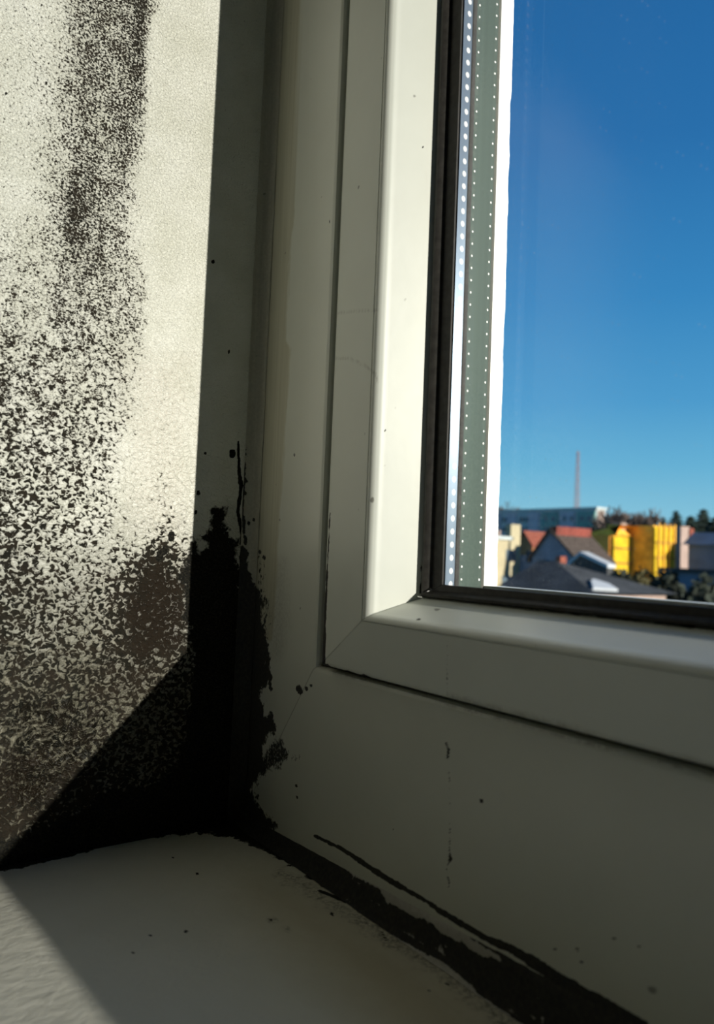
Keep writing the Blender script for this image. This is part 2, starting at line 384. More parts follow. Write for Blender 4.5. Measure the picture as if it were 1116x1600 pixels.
def stain_wall(me):
    P = verts_of(me); Q = topx(P); nz = fnoise(P, 260); nl = fnoise(P, 70)
    on = (P[:, 1] > -.16) & (P[:, 2] < .36)  # unseen rest gets added dark mould and film to weaken its glass reflection
    Qj = Q + np.stack([nl, vnoise(P, 95)], 1) * 9
    den = bilin(Qj, MX, MY, MT); den = np.where(on, den, .8)
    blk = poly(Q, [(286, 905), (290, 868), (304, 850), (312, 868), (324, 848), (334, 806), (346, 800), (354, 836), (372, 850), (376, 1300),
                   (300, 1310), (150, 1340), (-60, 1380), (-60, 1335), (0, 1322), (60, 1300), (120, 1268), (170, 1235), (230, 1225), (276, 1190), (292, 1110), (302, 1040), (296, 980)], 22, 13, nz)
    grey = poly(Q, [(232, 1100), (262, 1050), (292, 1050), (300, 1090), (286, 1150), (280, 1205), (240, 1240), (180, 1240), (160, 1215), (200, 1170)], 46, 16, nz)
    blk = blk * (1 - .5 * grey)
    blk = np.maximum(blk, stroke(Q, [(372, 690, 1.0), (374, 740, 2.2), (377, 760, 3.0), (372, 800, 1.6), (379, 840, 2.6), (378, 900, 4), (378, 1280, 6)], 2, 1.6, nz))
    for x, y, r in ((363, 709, 4.5), (321, 708, 1.6), (333, 409, 2), (358, 550, 2), (268, 838, 5.5), (250, 868, 6), (258, 860, 4), (310, 770, 2.4), (306, 800, 2), (357, 1000, 2),
                    (10, 146, 2), (72, 130, 2)):
        blk = np.maximum(blk, stroke(Q, [(x, y - r * .5, r), (x, y + r * .5, r)], 1.6, 1.4, nz))
    brown = poly(Q, [(222, 885), (250, 872), (266, 895), (292, 905), (292, 1010), (240, 1040), (205, 1030), (195, 960)], 40, 14, nz) * .9
    brown = np.maximum(brown, .45 * poly(Q, [(150, 1040), (290, 1000), (290, 1030), (200, 1120), (150, 1110)], 50, 20, nz))
    brown = np.maximum(brown, .55 * poly(Q, [(-60, 1180), (120, 1200), (60, 1270), (-60, 1340)], 50, 20, nz))
    st = poly(Q, [(200, 560), (300, 560), (300, 900), (140, 900), (150, 1100), (270, 1060), (280, 900), (195, 800)], 60, 20, nz) * .25
    ridge = np.zeros(len(Q)); c0 = np.array([88., 1160.]); Qr = Q + np.stack([nl, fnoise(P + .3, 70)], 1) * 26
    for rr, a0, a1, w_ in ((26, 150, 300, 1.6), (38, 200, 350, 1.8), (46, 190, 290, 1.5), (56, 170, 262, 2.0), (66, 175, 250, 1.8), (74, 255, 335, 1.6), (32, 20, 110, 1.5), (50, 60, 120, 1.8), (20, 330, 400, 1.5)):
        ag = [math.radians(a0 + (a1 - a0) * i / 10) for i in range(11)]
        ridge = np.maximum(ridge, stroke(Qr, [(c0[0] + rr * 1.15 * math.cos(a), c0[1] + rr * .85 * math.sin(a), w_) for a in ag], 2.2, 1.2, nz))
    for (x_, y_) in ((20, 1000), (40, 1030), (12, 1060), (70, 1010), (30, 1230), (62, 1228), (18, 1120)):
        ridge = np.maximum(ridge, stroke(Qr, [(x_ - 14, y_ + 5, 1.4), (x_, y_ - 3, 2), (x_ + 16, y_ + 1, 1.4)], 2.2, 1.4, nz))
    sw = poly(Q, [(20, 1100), (100, 1085), (180, 1110), (150, 1180), (60, 1260), (10, 1240)], 40, 12, nz)
    set_attr(me, 'mould', np.clip(den, 0, 1)); set_attr(me, 'black', blk); set_attr(me, 'brown', brown); set_attr(me, 'stain', st)
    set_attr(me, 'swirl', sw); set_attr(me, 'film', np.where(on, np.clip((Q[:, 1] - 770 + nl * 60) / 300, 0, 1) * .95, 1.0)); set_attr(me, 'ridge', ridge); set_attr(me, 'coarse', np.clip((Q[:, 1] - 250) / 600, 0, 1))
def stain_frame(me):
    P = verts_of(me); Q = topx(P); nz = fnoise(P, 300); nf = fnoise(P, 900)
    blk = poly(Q, [(374, 840), (384, 856), (390, 905), (404, 930), (410, 972), (417, 980), (420, 1060), (408, 1085), (412, 1120), (426, 1118), (429, 1132),
                   (410, 1168), (414, 1205), (392, 1232), (398, 1252), (430, 1290), (374, 1330)], 16, 9, nz)
    soft = poly(Q, [(400, 868), (412, 868), (424, 960), (421, 1062), (408, 1080), (400, 960)], 14, 9, nz)
    blk = np.maximum(blk, soft * (.35 + .5 * nf))
    blk = np.maximum(blk, .55 * poly(Q, [(405, 1180), (440, 1150), (452, 1180), (470, 1183), (444, 1192), (432, 1200), (408, 1215)], 16, 9, nz))
    for x, y, r in ((422, 1068, 2.5), (423, 1075, 3), (423, 1060, 2), (468, 1078, 5), (479, 1076, 2.3), (486, 1071, 1.6), (463, 1228, 2), (464, 1246, 1.5), (390, 656, 2), (397, 660, 1),
                    (753, 1251, 2.2), (903, 1483, 2.6), (908, 1503, 2), (961, 1467, 1.6), (998, 1480, 2), (460, 711, 1.5), (406, 862, 2), (413, 871, 2.4), (396, 812, 2), (389, 818, 2.4),
                    (515, 346, 1), (615, 1295, 1), (832, 1429, 1.2), (867, 1482, 1.4)):
        blk = np.maximum(blk, stroke(Q, [(x - r * .3, y - r * .6, r * .8), (x + r * .3, y + r * .6, r * .8)], 1.2, .8, nz))
    # fine vertical crack down the bottom rail
    blk = np.maximum(blk, .75 * stroke(Q, [(699, 1000, .5), (699, 1080, .7)], 1.2))
    blk = np.maximum(blk, stroke(Q, [(697, 1161, 1.4), (701, 1172, 1.8), (700, 1186, 1.2)], 1.2, .8, nz))
    blk = np.maximum(blk, .6 * stroke(Q, [(702, 1205, .8), (703, 1260, .3), (703, 1320, .9), (702, 1335, 1.5), (704, 1343, 2.6), (699, 1352, .6), (697, 1362, .5), (702, 1378, 1.4), (701, 1388, .6)], 1.2, .5, nz))
    blk = np.maximum(blk, stroke(Q, [(703, 1335, 1.5), (705, 1343, 2.2)], 1.2, .5, nz))
    # black lines where sealant and frame part, low along the sill
    L = [(492, 1306, 1.5), (530, 1324, 3), (570, 1350, 3.6), (610, 1376, 4), (645, 1396, 3), (672, 1412, 2.2), (690, 1425, 5), (712, 1438, 4), (760, 1466, 4.5), (800, 1483, 7),
         (850, 1514, 9), (900, 1545, 10), (950, 1575, 12), (1000, 1606, 14)]
    blk = np.maximum(blk, stroke(Q, L, 2, 1.8, nz))
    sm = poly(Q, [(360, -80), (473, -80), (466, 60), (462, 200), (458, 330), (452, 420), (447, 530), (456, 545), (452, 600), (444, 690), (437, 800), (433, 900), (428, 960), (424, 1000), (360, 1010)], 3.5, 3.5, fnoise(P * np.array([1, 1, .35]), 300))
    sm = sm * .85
    gr = stroke(Q, [(462, 205, 3), (470, 180, 5), (468, 160, 3)], 5, 2, nz) * .4
    gr = np.maximum(gr, .8 * stroke(Q, [(500, 1040, 4), (560, 1056, 5), (640, 1078, 2), (700, 1100, 2.5), (900, 1156, 2), (1116, 1212, 2)], 5, 2.5, nz))
    gr = np.maximum(gr, .35 * stroke(Q, [(440, 880, 8), (436, 960, 14), (432, 1020, 10)], 20, 6, nz))
    set_attr(me, 'black', blk); set_attr(me, 'smear', sm); set_attr(me, 'grime', gr)
def stain_sash(me):
    P = verts_of(me); Q = topx(P); nz = fnoise(P, 300)
    blk = stroke(Q, [(501, 1045, 4), (506, 1040, 4), (540, 1051, 3), (585, 1061, 2.5), (640, 1077, .8), (700, 1097, 1.8), (760, 1116, .8), (850, 1144, 2.2), (1000, 1184, 1.2), (1116, 1212, 3)], 2.5, 2, nz)
    blk = np.maximum(blk, stroke(Q, [(516, 800, .2), (511, 900, .9), (508, 960, 1.6), (505, 1040, 4)], 2.5, 1.6, nz))
    blk = np.maximum(blk, .85 * stroke(Q, [(658, 885, 1), (661, 905, 2), (660, 924, 4), (690, 932, 2), (760, 942, 1), (1116, 984, 1)], 3, 2.4, nz))
    blk = np.maximum(blk, .55 * stroke(Q, [(699, 1000, .5), (699, 1092, .8)], 1.2))
    for x, y, r in ((654, 968, 2), (617, 980, 1), (601, 672, 1.2), (660, 230, 1)):
        blk = np.maximum(blk, stroke(Q, [(x, y, r), (x + .5, y, r)], 1.2, .6, nz))
    gr = .5 * stroke(Q, [(705, 1090, 4), (850, 1128, 6), (950, 1158, 6), (1116, 1200, 5)], 10, 5, nz)
    # two long scratches curving across the stile
    gr = np.maximum(gr, .8 * stroke(Q, [(486, 500, .8), (505, 494, .8), (530, 489, .8), (560, 486, .8), (590, 485, .8)], 1.2))
    gr = np.maximum(gr, .8 * stroke(Q, [(525, 560, .8), (545, 560, .8), (562, 567, .8), (578, 576, 1), (588, 588, 1.4), (590, 597, 1)], 1.2))
    set_attr(me, 'black', blk); set_attr(me, 'smear', blk * 0); set_attr(me, 'grime', gr)
def stain_sill(me):
    P = verts_of(me); Q = topx(P); nz = fnoise(P, 260); nf = fnoise(P, 800)
    A = [(-60, 1368), (0, 1358), (60, 1350), (130, 1331), (200, 1312), (260, 1303), (320, 1301), (370, 1308), (420, 1332), (470, 1362), (520, 1392), (550, 1402), (575, 1418), (612, 1440), (680, 1478),
         (740, 1516), (790, 1560), (846, 1606), (1010, 1612), (900, 1540), (700, 1440), (520, 1340), (400, 1260), (372, 1270), (-60, 1330)]
    blk = poly(Q, A, 6, 6, nz)
    for pts in ([(500, 1392, 2), (540, 1408, 3), (580, 1420, 1)], [(520, 1378, 1), (560, 1408, 2.5), (578, 1420, 1.5)], [(640, 1465, 2), (652, 1470, 3), (660, 1474, 1)], [(518, 1427, 1.5), (520, 1430, 1.5)], [(596, 1455, 1), (604, 1470, 1)],
                [(755, 1538, 1.2), (790, 1560, 2), (820, 1582, 2)], [(670, 1548, 1.5), (671, 1549, 1.5)], [(697, 1536, 1), (702, 1541, 1.4)], [(423, 1437, 1.5), (424, 1437, 1.5)],
                [(308, 1365, 2), (309, 1365, 2)], [(235, 1462, 2), (236, 1462, 2)], [(291, 1455, 2), (291, 1456, 2)], [(169, 1470, 1.2), (170, 1470, 1)], [(208, 1488, 1.2), (209, 1488, 1.2)], [(270, 1340, 1.4), (271, 1340, 1)], [(230, 1358, 1), (231, 1358, 1)], [(245, 1540, 1), (246, 1540, 1)]):
        blk = np.maximum(blk, stroke(Q, pts, 1.6, 1.2, nz))
    gr = .9 * stroke(Q, [(440, 1366, 6), (520, 1412, 8), (640, 1480, 14), (740, 1545, 18), (820, 1610, 20)], 16, 12, nz) * (.45 + .6 * nf)
    for pts in ([(422, 1437, 5), (430, 1436, 3)], [(560, 1425, 6), (575, 1440, 4)], [(590, 1452, 6), (606, 1480, 5)], [(648, 1478, 6), (672, 1494, 3)], [(450, 1452, 3), (451, 1453, 3)]):
        gr = np.maximum(gr, .8 * stroke(Q, pts, 5, 4, nz) * (.6 + .5 * nf))
    sm = stroke(Q, [(430, 1400, 30), (600, 1520, 70), (700, 1620, 80)], 120, 10, nz)
    set_attr(me, 'black', blk); set_attr(me, 'grime', np.clip(gr, 0, 1)); set_attr(me, 'smear', sm)
def stain_bead(me):
    """sealant between frame and sill / frame and wall"""
    P = verts_of(me); Q = topx(P); nz = fnoise(P * np.array([.35, 1, 1]), 420); nf = fnoise(P, 900)
    A = [(300, 1230), (392, 1230), (402, 1262), (432, 1292), (470, 1313), (520, 1345), (560, 1372), (590, 1386), (604, 1408), (640, 1432), (672, 1442), (690, 1460), (728, 1474), (745, 1490), (780, 1500), (812, 1508), (800, 1486), (850, 1510), (900, 1540),
         (1020, 1612), (832, 1612), (780, 1574), (690, 1502), (603, 1452), (512, 1403), (424, 1346), (370, 1318), (300, 1320)]
    blk = poly(Q, A, 4, 4.5, nz)
    blk = np.maximum(blk, stroke(Q, [(492, 1306, 1.5), (530, 1324, 3), (570, 1350, 3.6), (610, 1376, 4), (645, 1396, 3), (672, 1412, 2.2), (690, 1425, 5), (712, 1438, 4), (760, 1466, 4.5), (800, 1488, 5), (860, 1520, 5)], 2, 1.8, nz))
    blk = np.maximum(blk, stroke(Q, [(735, 1460, 2), (780, 1486, 3), (812, 1504, 4)], 2, 1.8, nz))
    blk = np.maximum(blk, stroke(Q, [(614, 1385, 2), (630, 1392, 1)], 2, 1, nz))
    stk = np.clip((vnoise(P * np.array([.10, 1, 1]), 1500) - .35) * 4, 0, 1) * np.clip((P[:, 0] - .05) / .04, 0, 1) * np.clip((.0095 - P[:, 2]) / .002, 0, 1)
    blk = blk * (1 - .5 * stk)
    hole = stroke(Q, [(836, 1524, 1), (855, 1534, 3), (872, 1545, 1)], 2, 1.5, nz)
    blk = blk * (1 - .8 * hole)
    set_attr(me, 'black', blk); set_attr(me, 'smear', blk * 0); set_attr(me, 'grime', np.clip(.25 + .3 * nf, 0, 1))
def stain_corner(me):
    P = verts_of(me); Q = topx(P); nz = fnoise(P, 300)
    blk = poly(Q, [(330, 850), (385, 856), (392, 905), (420, 940), (420, 1320), (330, 1320)], 8, 7, nz)
    blk = np.maximum(blk, stroke(Q, [(386, 690, .6), (384, 720, 1.6), (380, 760, 2.2), (379, 800, 1.6), (384, 850, 2.6)], 2, 1.6, nz))
    for x, y, r in ((381, 735, 2), (386, 752, 2.4), (384, 770, 2), (396, 812, 2), (389, 818, 2.4), (380, 792, 2)):
        blk = np.maximum(blk, stroke(Q, [(x - r * .3, y - r * .6, r * .8), (x + r * .3, y + r * .6, r * .8)], 1.2, .8, nz))
    set_attr(me, 'black', blk); set_attr(me, 'smear', blk * 0 + .7); set_attr(me, 'grime', blk * 0 + .3)

# ------------------------------------------------------------------ the room and the window recess
W, H = 1.40, 1.40            # opening of the window, corner at the origin
RD = .34                     # depth of the recess
def fine(a, b, st, *coarse): return np.unique(np.round(np.concatenate([np.arange(a, b + st / 2, st), coarse]), 6))
ys = fine(-.128, 0, .00055, -RD, -.24, -.16); zs = fine(-.002, .345, .00055, .4, .6, .9, H)
Y_, Z_ = np.meshgrid(ys, zs, indexing='ij')
me = grid_mesh('wall_left', np.stack([Y_ * 0, Y_, Z_], -1))
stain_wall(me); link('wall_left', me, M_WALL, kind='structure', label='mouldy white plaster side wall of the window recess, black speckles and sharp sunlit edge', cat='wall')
b = MB(); b.box(-.12, -.0005, -RD, .07, -.05, H + .05)      # the masonry behind the plaster
b.build('wall_left_masonry', M_ROOM, kind='structure', label='masonry behind the mouldy left reveal of the window', cat='wall')
b = MB(); b.box(W, W + .12, -RD, .07, -.05, H + .05); b.build('wall_right', M_ROOM, kind='structure', label='plain painted right reveal of the window recess', cat='wall')
b = MB(); b.box(-.12, W + .12, -RD, .07, H, H + .12); b.build('ceiling_recess', M_ROOM, kind='structure', label='plain painted top of the window recess', cat='ceiling')
b = MB()
b.box(-1.6, -.12, -RD, .07, -.95, 1.75); b.box(W + .12, 3.0, -RD, .07, -.95, 1.75); b.box(-.12, W + .12, -RD, .07, H + .12, 1.75); b.box(-.12, W + .12, -RD, .07, -.95, -.05)
b.build('wall_front', M_ROOM, kind='structure', label='pale room wall around the window recess', cat='wall')
b = MB(); b.box(-1.7, -1.6, -4.3, .07, -.95, 1.75); b.build('wall_side_left', M_ROOM, kind='structure', label='pale left wall of the room', cat='wall')
b = MB(); b.box(3.0, 3.1, -4.3, .07, -.95, 1.75); b.build('wall_side_right', M_ROOM, kind='structure', label='pale right wall of the room', cat='wall')
b = MB(); b.box(-1.7, 3.1, -4.4, -4.3, -.95, 1.75)
b.build('wall_back', M_ROOM, kind='structure', label='plain back wall of the room', cat='wall')
b = MB(); b.box(-1.7, 3.1, -4.4, .07, -1.05, -.95); b.build('floor', M_FLOOR, kind='structure', label='brown room floor', cat='floor')
b = MB(); b.box(-1.7, 3.1, -4.4, .07, 1.75, 1.85); b.build('ceiling', M_ROOM, kind='structure', label='pale room ceiling', cat='ceiling')

win = empty('window_1', (0, 0, 0), kind='structure', label='off-white plastic window with bevelled sash, black gaskets and triple glass beside the mouldy wall', category='window')

# profile points: (x on the left side, z on the bottom side, y)
T_FINE = np.concatenate([[0.0001], np.arange(.0005, .215, .0006), [.3, .5, .8]])
def dens(prof, st):
    out = []
    n = len(prof)
    for k in range(n - 1):
        a, b_ = np.array(prof[k]), np.array(prof[k + 1]); m = max(1, int(np.ceil(np.linalg.norm(b_ - a) / st)))
        out += [a + (b_ - a) * i / m for i in range(m)]
    out.append(np.array(prof[-1])); return np.array(out)
def side(name, prof, which, mat, stain=None, step=None, parent=win, capped=True, **k):
    pr = np.array(prof, float) if step is None else dens(prof, step)
    T = T_FINE if step is not None and which in ('left', 'bottom') else np.array([.0001, .3, .8])
    if which == 'left': T = np.concatenate([T[T < .3], [.305, .32, .345, .5, .8]]) if step is not None else T
    n = len(pr); rows = []
    for t in list(T) + [None]:
        X, Z, Y = pr[:, 0], pr[:, 1], pr[:, 2]
        if which == 'bottom': p = np.stack([X + t if t is not None else W - X - 1e-4, Y, Z], 1)
        if which == 'top': p = np.stack([X + t if t is not None else W - X - 1e-4, Y, H - Z], 1)
        if which == 'left': p = np.stack([X, Y, Z + t if t is not None else H - Z - 1e-4], 1)
        if which == 'right': p = np.stack([W - X, Y, Z + t if t is not None else H - Z - 1e-4], 1)
        rows.append(p)
    G = np.stack(rows, 0)
    me = grid_mesh(name, G)
    if stain: stain(me)
    o = link(name, me, mat, parent, **k)
    md = o.modifiers.new('split', 'EDGE_SPLIT'); md.split_angle = math.radians(40)
    return o
def arc(cx, cz, cy, r, a0, a1, n=7):
    return [(cx + r * math.cos(math.radians(a0 + (a1 - a0) * i / n)), cz + r * math.cos(math.radians(a0 + (a1 - a0) * i / n)), cy + r * math.sin(math.radians(a0 + (a1 - a0) * i / n))) for i in range(n + 1)]

FR = [(0, 0, .05), (0, 0, 0), (.0495, .0672, 0), (.0508, .0683, .0004), (.0513, .0688, .0014), (.0513, .0688, .0045), (.0645, .0750, .0045), (.0645, .0750, .05), (0, 0, .05)]
SA = [(.0600, .0712, .0040), (.0592, .0704, -.0008), (.0594, .0706, -.0022), (.0601, .0711, -.0032), (.0613, .0719, -.0037), (.0862, .0880, -.0066), (.0862, .0880, .0040), (.0600, .0712, .0040)]
BE = [(.0863, .0881, .0040), (.0863, .0881, -.0064), (.0868, .0884, -.0067), (.0876, .0888, -.0067), (.0884, .0893, -.0065), (.0892, .0899, -.0059), (.0898, .0905, -.0049), (.0903, .0910, -.0034),
      (.0955, .0960, .0103), (.0955, .0960, .0112), (.0863, .0881, .0112)]
SB = [(.0655, .0760, .0048), (.0850, .0870, .0048), (.0850, .0870, .0116), (.0955, .0960, .0117), (.0955, .0960, .0310), (.1003, .1001, .0312), (.1003, .1001, .0362), (.0990, .0990, .0368), (.0655, .0760, .0368), (.0655, .0760, .0048)]
GA = [(.0956, .0961, .0112), (.0956, .0961, .0094), (.0962, .0966, .0086), (.0972, .0973, .0085), (.0984, .0980, .0094), (.0990, .0984, .0106), (.1033, .1003, .0108), (.1034, .1004, .0113)]
for s_ in ('left', 'bottom', 'right', 'top'):
    f = s_ in ('left', 'bottom'); nm = 'stile' if s_ in ('left', 'right') else 'rail'
    side('frame_' + nm, FR, s_, M_UPVC, stain_frame, .0006 if f else None)
    side('sash_' + nm, SA, s_, M_SASH, stain_sash, .0006 if f else None)
    side('glazing_bead', BE, s_, M_SASH, stain_sash, .0006 if f else None)
    side('sash_core', SB, s_, M_EXT)
    side('glazing_gasket', GA, s_, M_RUB, None, .003 if f else None, label='black rubber gasket with a raised lip')
    side('weather_seal', [(.0514, .0689, .0044), (.0514, .0689, .0030), (.0560, .0705, .0022), (.0592, .0712, .0030), (.0600, .0716, .0044)], s_, M_SEALGREY)
def ring_box(name, x, z, y0, y1, t, mat, **k):
    """closed rectangular loop of a bar, one object per window"""
    b = MB()
    b.box(x - t, x, y0, y1, z - t, H - z + t); b.box(W - x, W - x + t, y0, y1, z - t, H - z + t)
    b.box(x, W - x, y0, y1, z - t, z); b.box(x, W - x, y0, y1, H - z, H - z + t)
    return b.build(name, mat, win, **k)
ring_box('spacer_bar', .1012, .0992, .01395, .01780, .004, M_SP1, label='blue-grey metal spacer with a row of round perforations')
ring_box('spacer_seal', .1014, .0994, .01780, .01955, .004, M_RUB)
ring_box('spacer_bar', .1012, .0992, .01955, .02950, .004, M_SP2, label='green-grey metal spacer with two rows of pinholes')
ring_box('exterior_seal', .1009, .0990, .02950, .03110, .004, M_SEALGREY)
def pane(y0, y1, mat):
    b = MB(); b.box(.098, W - .098, y0, y1, .0965, H - .0965); b.build('glass_pane', mat, win)
pane(.0115, .01390, M_GLASS); pane(.0184, .0194, M_GLASS2); pane(.0300, .0310, M_GLASS2)
# ragged skin of old exterior sealant along the outer edge of the glass
zz = np.arange(.1001, .6, .0009); rg = np.stack([zz * 0, zz * 0, zz], 1); e = .0371 + .00045 * fnoise(rg, 120) + .00015 * fnoise(rg, 700)
G = np.stack([np.stack([zz * 0 + .1008, zz * 0 + .0311, zz], 1), np.stack([zz * 0 + .1010, e - .0004, zz], 1), np.stack([zz * 0 + .1004, e, zz], 1), np.stack([zz * 0 + .0985, e + .0001, zz], 1)], 0)
link('exterior_sealant', grid_mesh('exterior_sealant', G), M_EXT, win, label='bright white exterior sealant with a ragged edge')

# sill
xs = fine(0, .215, .0006, .3, .6, 1.0, W); yy = fine(-.155, .004, .0006, -.36, -.25, -.19)
X_, Y_ = np.meshgrid(xs, yy, indexing='ij'); P = np.stack([X_, Y_, X_ * 0], -1)
pf = P.reshape(-1, 3); P[..., 2] = (.00035 * vnoise(pf, 28) + .00012 * vnoise(pf, 75)).reshape(X_.shape) * np.clip((-Y_) / .02, 0, 1) * np.clip(X_ / .02, 0, 1) + .045 * np.clip(X_, 0, .16) * np.clip((-Y_ - .012) / .05, 0, 1)
me = grid_mesh('window_sill', P); stain_sill(me)
link('window_sill', me, M_SILL, win, label='white painted window sill, black mould along its back edge')
b = MB(); b.box(-.03, W + .03, -.385, -.3601, -.03, 0.0); b.box(0, W, -.36, .0, -.03, -.0015); b.build('sill_board', M_EXT, win)
# sealant bead frame to sill
t_ = np.concatenate([np.arange(0, .215, .0006), [.4, .8, W]])
def beadz(x): return .0045 + .0085 * np.clip((x - .02) / .16, 0, 1)
rows = []
for x in t_:
    h = beadz(x); d = .0032; r = []
    for i in range(13):
        a = i / 12
        # slightly hollow skin from the frame down to the sill
        yv = -d * a ** 1.6 - .0005; zv = h * (1 - a) ** 1.35
        r.append((x, yv if i else .0002, zv + .0002))
    rows.append(r)
G = np.array(rows); pf = G.reshape(-1, 3); G[..., 1] -= (np.abs(fnoise(pf * np.array([.3, 1, 1]), 260)) * .0006).reshape(G.shape[:2])
me = grid_mesh('sealant_bead', G); stain_bead(me); link('sealant_bead', me, M_CAULK, win, label='grubby sealant bead cracked and black with mould along the sill')
# sealant in the corner of wall and frame
rows = []
for z in np.concatenate([np.arange(0, .345, .0007), [.6, 1.0, H]]):
    rows.append([(.0052 * (1 - i / 8) ** 1.6 + .0001, -.0052 * (i / 8) ** 1.6 - .0001, z) for i in range(9)])
G = np.array(rows); pf = G.reshape(-1, 3); G[..., 1] -= (np.abs(fnoise(pf * np.array([1, 1, .3]), 260)) * .0004).reshape(G.shape[:2])
me = grid_mesh('sealant_bead', G); stain_corner(me); link('sealant_bead', me, M_CAULK, win, label='painted sealant in the corner of wall and frame, mouldy low down')

# ------------------------------------------------------------------ outside: ground, houses, trees
GZ = -13.0
M_GROUND = flat('winter_ground', (.045, .048, .045), .95, var=.5, scale=.08)
b = MB(); v = 900
b.v = [(-v, .5, GZ), (v, .5, GZ), (v, 2000, GZ), (-v, 2000, GZ)]; b.f = [(0, 1, 2, 3)]
b.build('ground', M_GROUND, kind='structure', label='dark snowless winter ground between the houses', cat='ground')

def X_at(px, py, Y): return hit(px, py, 1, Y)[0]
def Z_at(px, py, Y): return hit(px, py, 1, Y)[2]
def Y_side(px, py, X): return hit(px, py, 0, X)[1]

def block(root, px1, px2, px3, pt, Y0, mat, base=GZ, name='wall', depth=None):
    """a box: its long face on y=Y0 between px1 and px2, its sunlit side reaching back to px3, top at pt. Returns extents."""
    x0, x1 = X_at(px1, 850, Y0), X_at(px2, 850, Y0); zt = Z_at(px2, pt, Y0)
    y1 = Y_side(px3, 850, x1) if depth is None else Y0 + depth
    b = MB(); o = root.location; b.box(x0 - o.x, x1 - o.x, Y0 - o.y, y1 - o.y, base - o.z, zt - o.z)
    b.build(name, mat, root)
    return x0, x1, Y0, y1, zt
def thing(name, px, Y, label, cat, group=None):
    return empty(name, (X_at(px, 850, Y), Y, GZ), label=label, category=cat, group=group)
def part(root, name, mat, *boxes):
    b = MB(); o = root.location
    for q in boxes: b.box(q[0] - o.x, q[1] - o.x, q[2] - o.y, q[3] - o.y, q[4] - o.z, q[5] - o.z)
    return b.build(name, mat, root)

M_GREYB = flat('grey_concrete', (.42, .46, .46), .9, var=.1, scale=.3)
M_GREENB = flat('green_facade_panel', (.13, .30, .27), .9, var=.15, scale=.5)
M_LILAC = flat('lilac_grey_panel', (.44, .41, .46), .9, var=.1, scale=.5)
M_WINPANE = flat('dark_house_window', (.10, .14, .17), .3, var=.2, scale=1)
M_PINK = flat('pinkish_gable', (.30, .22, .19), .9, var=.1, scale=.5)
M_YEL = flat('yellow_scaffold_netting', (.50, .33, .008), .8, var=.18, scale=.9)
M_OCH_SHADE = flat('yellow_netting_shade_and_roof', (.80, .42, .05), .8, var=.25, scale=.7)  # yellow netting's shaded faces, shade put into the colour; also roof and poles
M_YEL_SHADE = flat('yellow_netting_front_shade', (.95, .34, .05), .8, var=.2, scale=.7)  # shaded front of the yellow netting, shade painted into the colour
M_CREAM = flat('cream_render', (.36, .31, .20), .9, var=.08, scale=.5)
M_SLATE = flat('slate_blue_render', (.16, .20, .27), .9, var=.15, scale=.5)
M_DROOF = flat('dark_roofing', (.045, .047, .05), .85, var=.3, scale=.8)
M_REDROOF = flat('dark_red_roof', (.16, .035, .025), .85, var=.3, scale=.8)
M_ORANGE = flat('orange_render', (.32, .14, .06), .9, var=.1)
M_BRICK = flat('brick_red', (.20, .055, .035), .9, var=.2, scale=2)
M_SNOW = flat('old_snow', (.42, .44, .47), .8, var=.06, scale=.5)
M_BARK = flat('dark_bark', (.060, .045, .038), .95, var=.3, scale=2)
M_TWIG = flat('bare_twigs', (.10, .075, .065), .95, var=.2, scale=2)
M_CONIF = flat('dark_conifer', (.018, .032, .022), .95, var=.4, scale=1.5)
M_SHRUB = flat('dark_shrub', (.030, .036, .026), .95, var=.5, scale=1)
M_OLIVE = flat('olive_shrub', (.07, .06, .025), .95, var=.4, scale=1)
M_METAL = flat('painted_mast_steel', (.30, .14, .12), .6, var=.2, scale=1)
M_BLUEROOF = flat('blue_grey_sheet_roof', (.13, .16, .21), .6, var=.15, scale=.5)

# long grey apartment block
t = thing('apartment_block', 850, 170, 'long grey apartment block with green vertical panels on the horizon', 'building')
x0, x1, Y0, y1, zt = block(t, 755, 931, 945, 795, 170, M_GREYB)
for a, c, m in ((755, 782, M_LILAC), (792, 806, M_LILAC), (846, 872, M_GREENB), (902, 930, M_GREENB), (825, 842, M_LILAC), (876, 898, M_LILAC)):
    part(t, 'facade_panel', m, (X_at(a, 850, 170), X_at(c, 850, 170), 169.6, 170, GZ, zt - .6))
for a in (785, 812, 821, 851, 862, 880, 891, 907, 918):
    for k in range(8):
        xa = X_at(a, 850, 170); z = zt - 3.2 - 2.9 * k
        part(t, 'window', M_WINPANE, (xa, xa + 1.3, 169.5, 169.9, z, z + 1.3))
part(t, 'gable_panel', M_PINK, (x1, x1 + .2, Y0 + .5, y1 - .5, GZ, zt - .4))
part(t, 'roof_slab', M_GREYB, (x0 - .3, x1 + .4, Y0 - .3, y1 + .3, zt, zt + .5))

# radio mast
t = thing('radio_mast', 900, 260, 'tall thin red lattice radio mast behind the apartment block', 'mast')
top = hit(903.5, 705, 1, 260)[2] - GZ
for sx in (-1, 1):
    for sy in (-1, 1):
        b = MB(); b.tube((sx * 1.4, sy * 1.4, 0), (sx * .35, sy * .35, top), .14, .09, 5); b.build('mast_leg', M_METAL, t)
b = MB()
for k in range(22):
    z0, z1 = top * k / 22, top * (k + 1) / 22; w0, w1 = 1.4 - 1.05 * k / 22, 1.4 - 1.05 * (k + 1) / 22
    for sx, sy, tx, ty in ((-1, -1, 1, -1), (1, -1, 1, 1), (1, 1, -1, 1), (-1, 1, -1, -1)):
        b.tube((sx * w0, sy * w0, z0), (tx * w1, ty * w1, z1), .045, .045, 4); b.tube((sx * w1, sy * w1, z1), (tx * w1, ty * w1, z1), .045, .045, 4)
b.build('lattice_bracing', M_METAL, t)

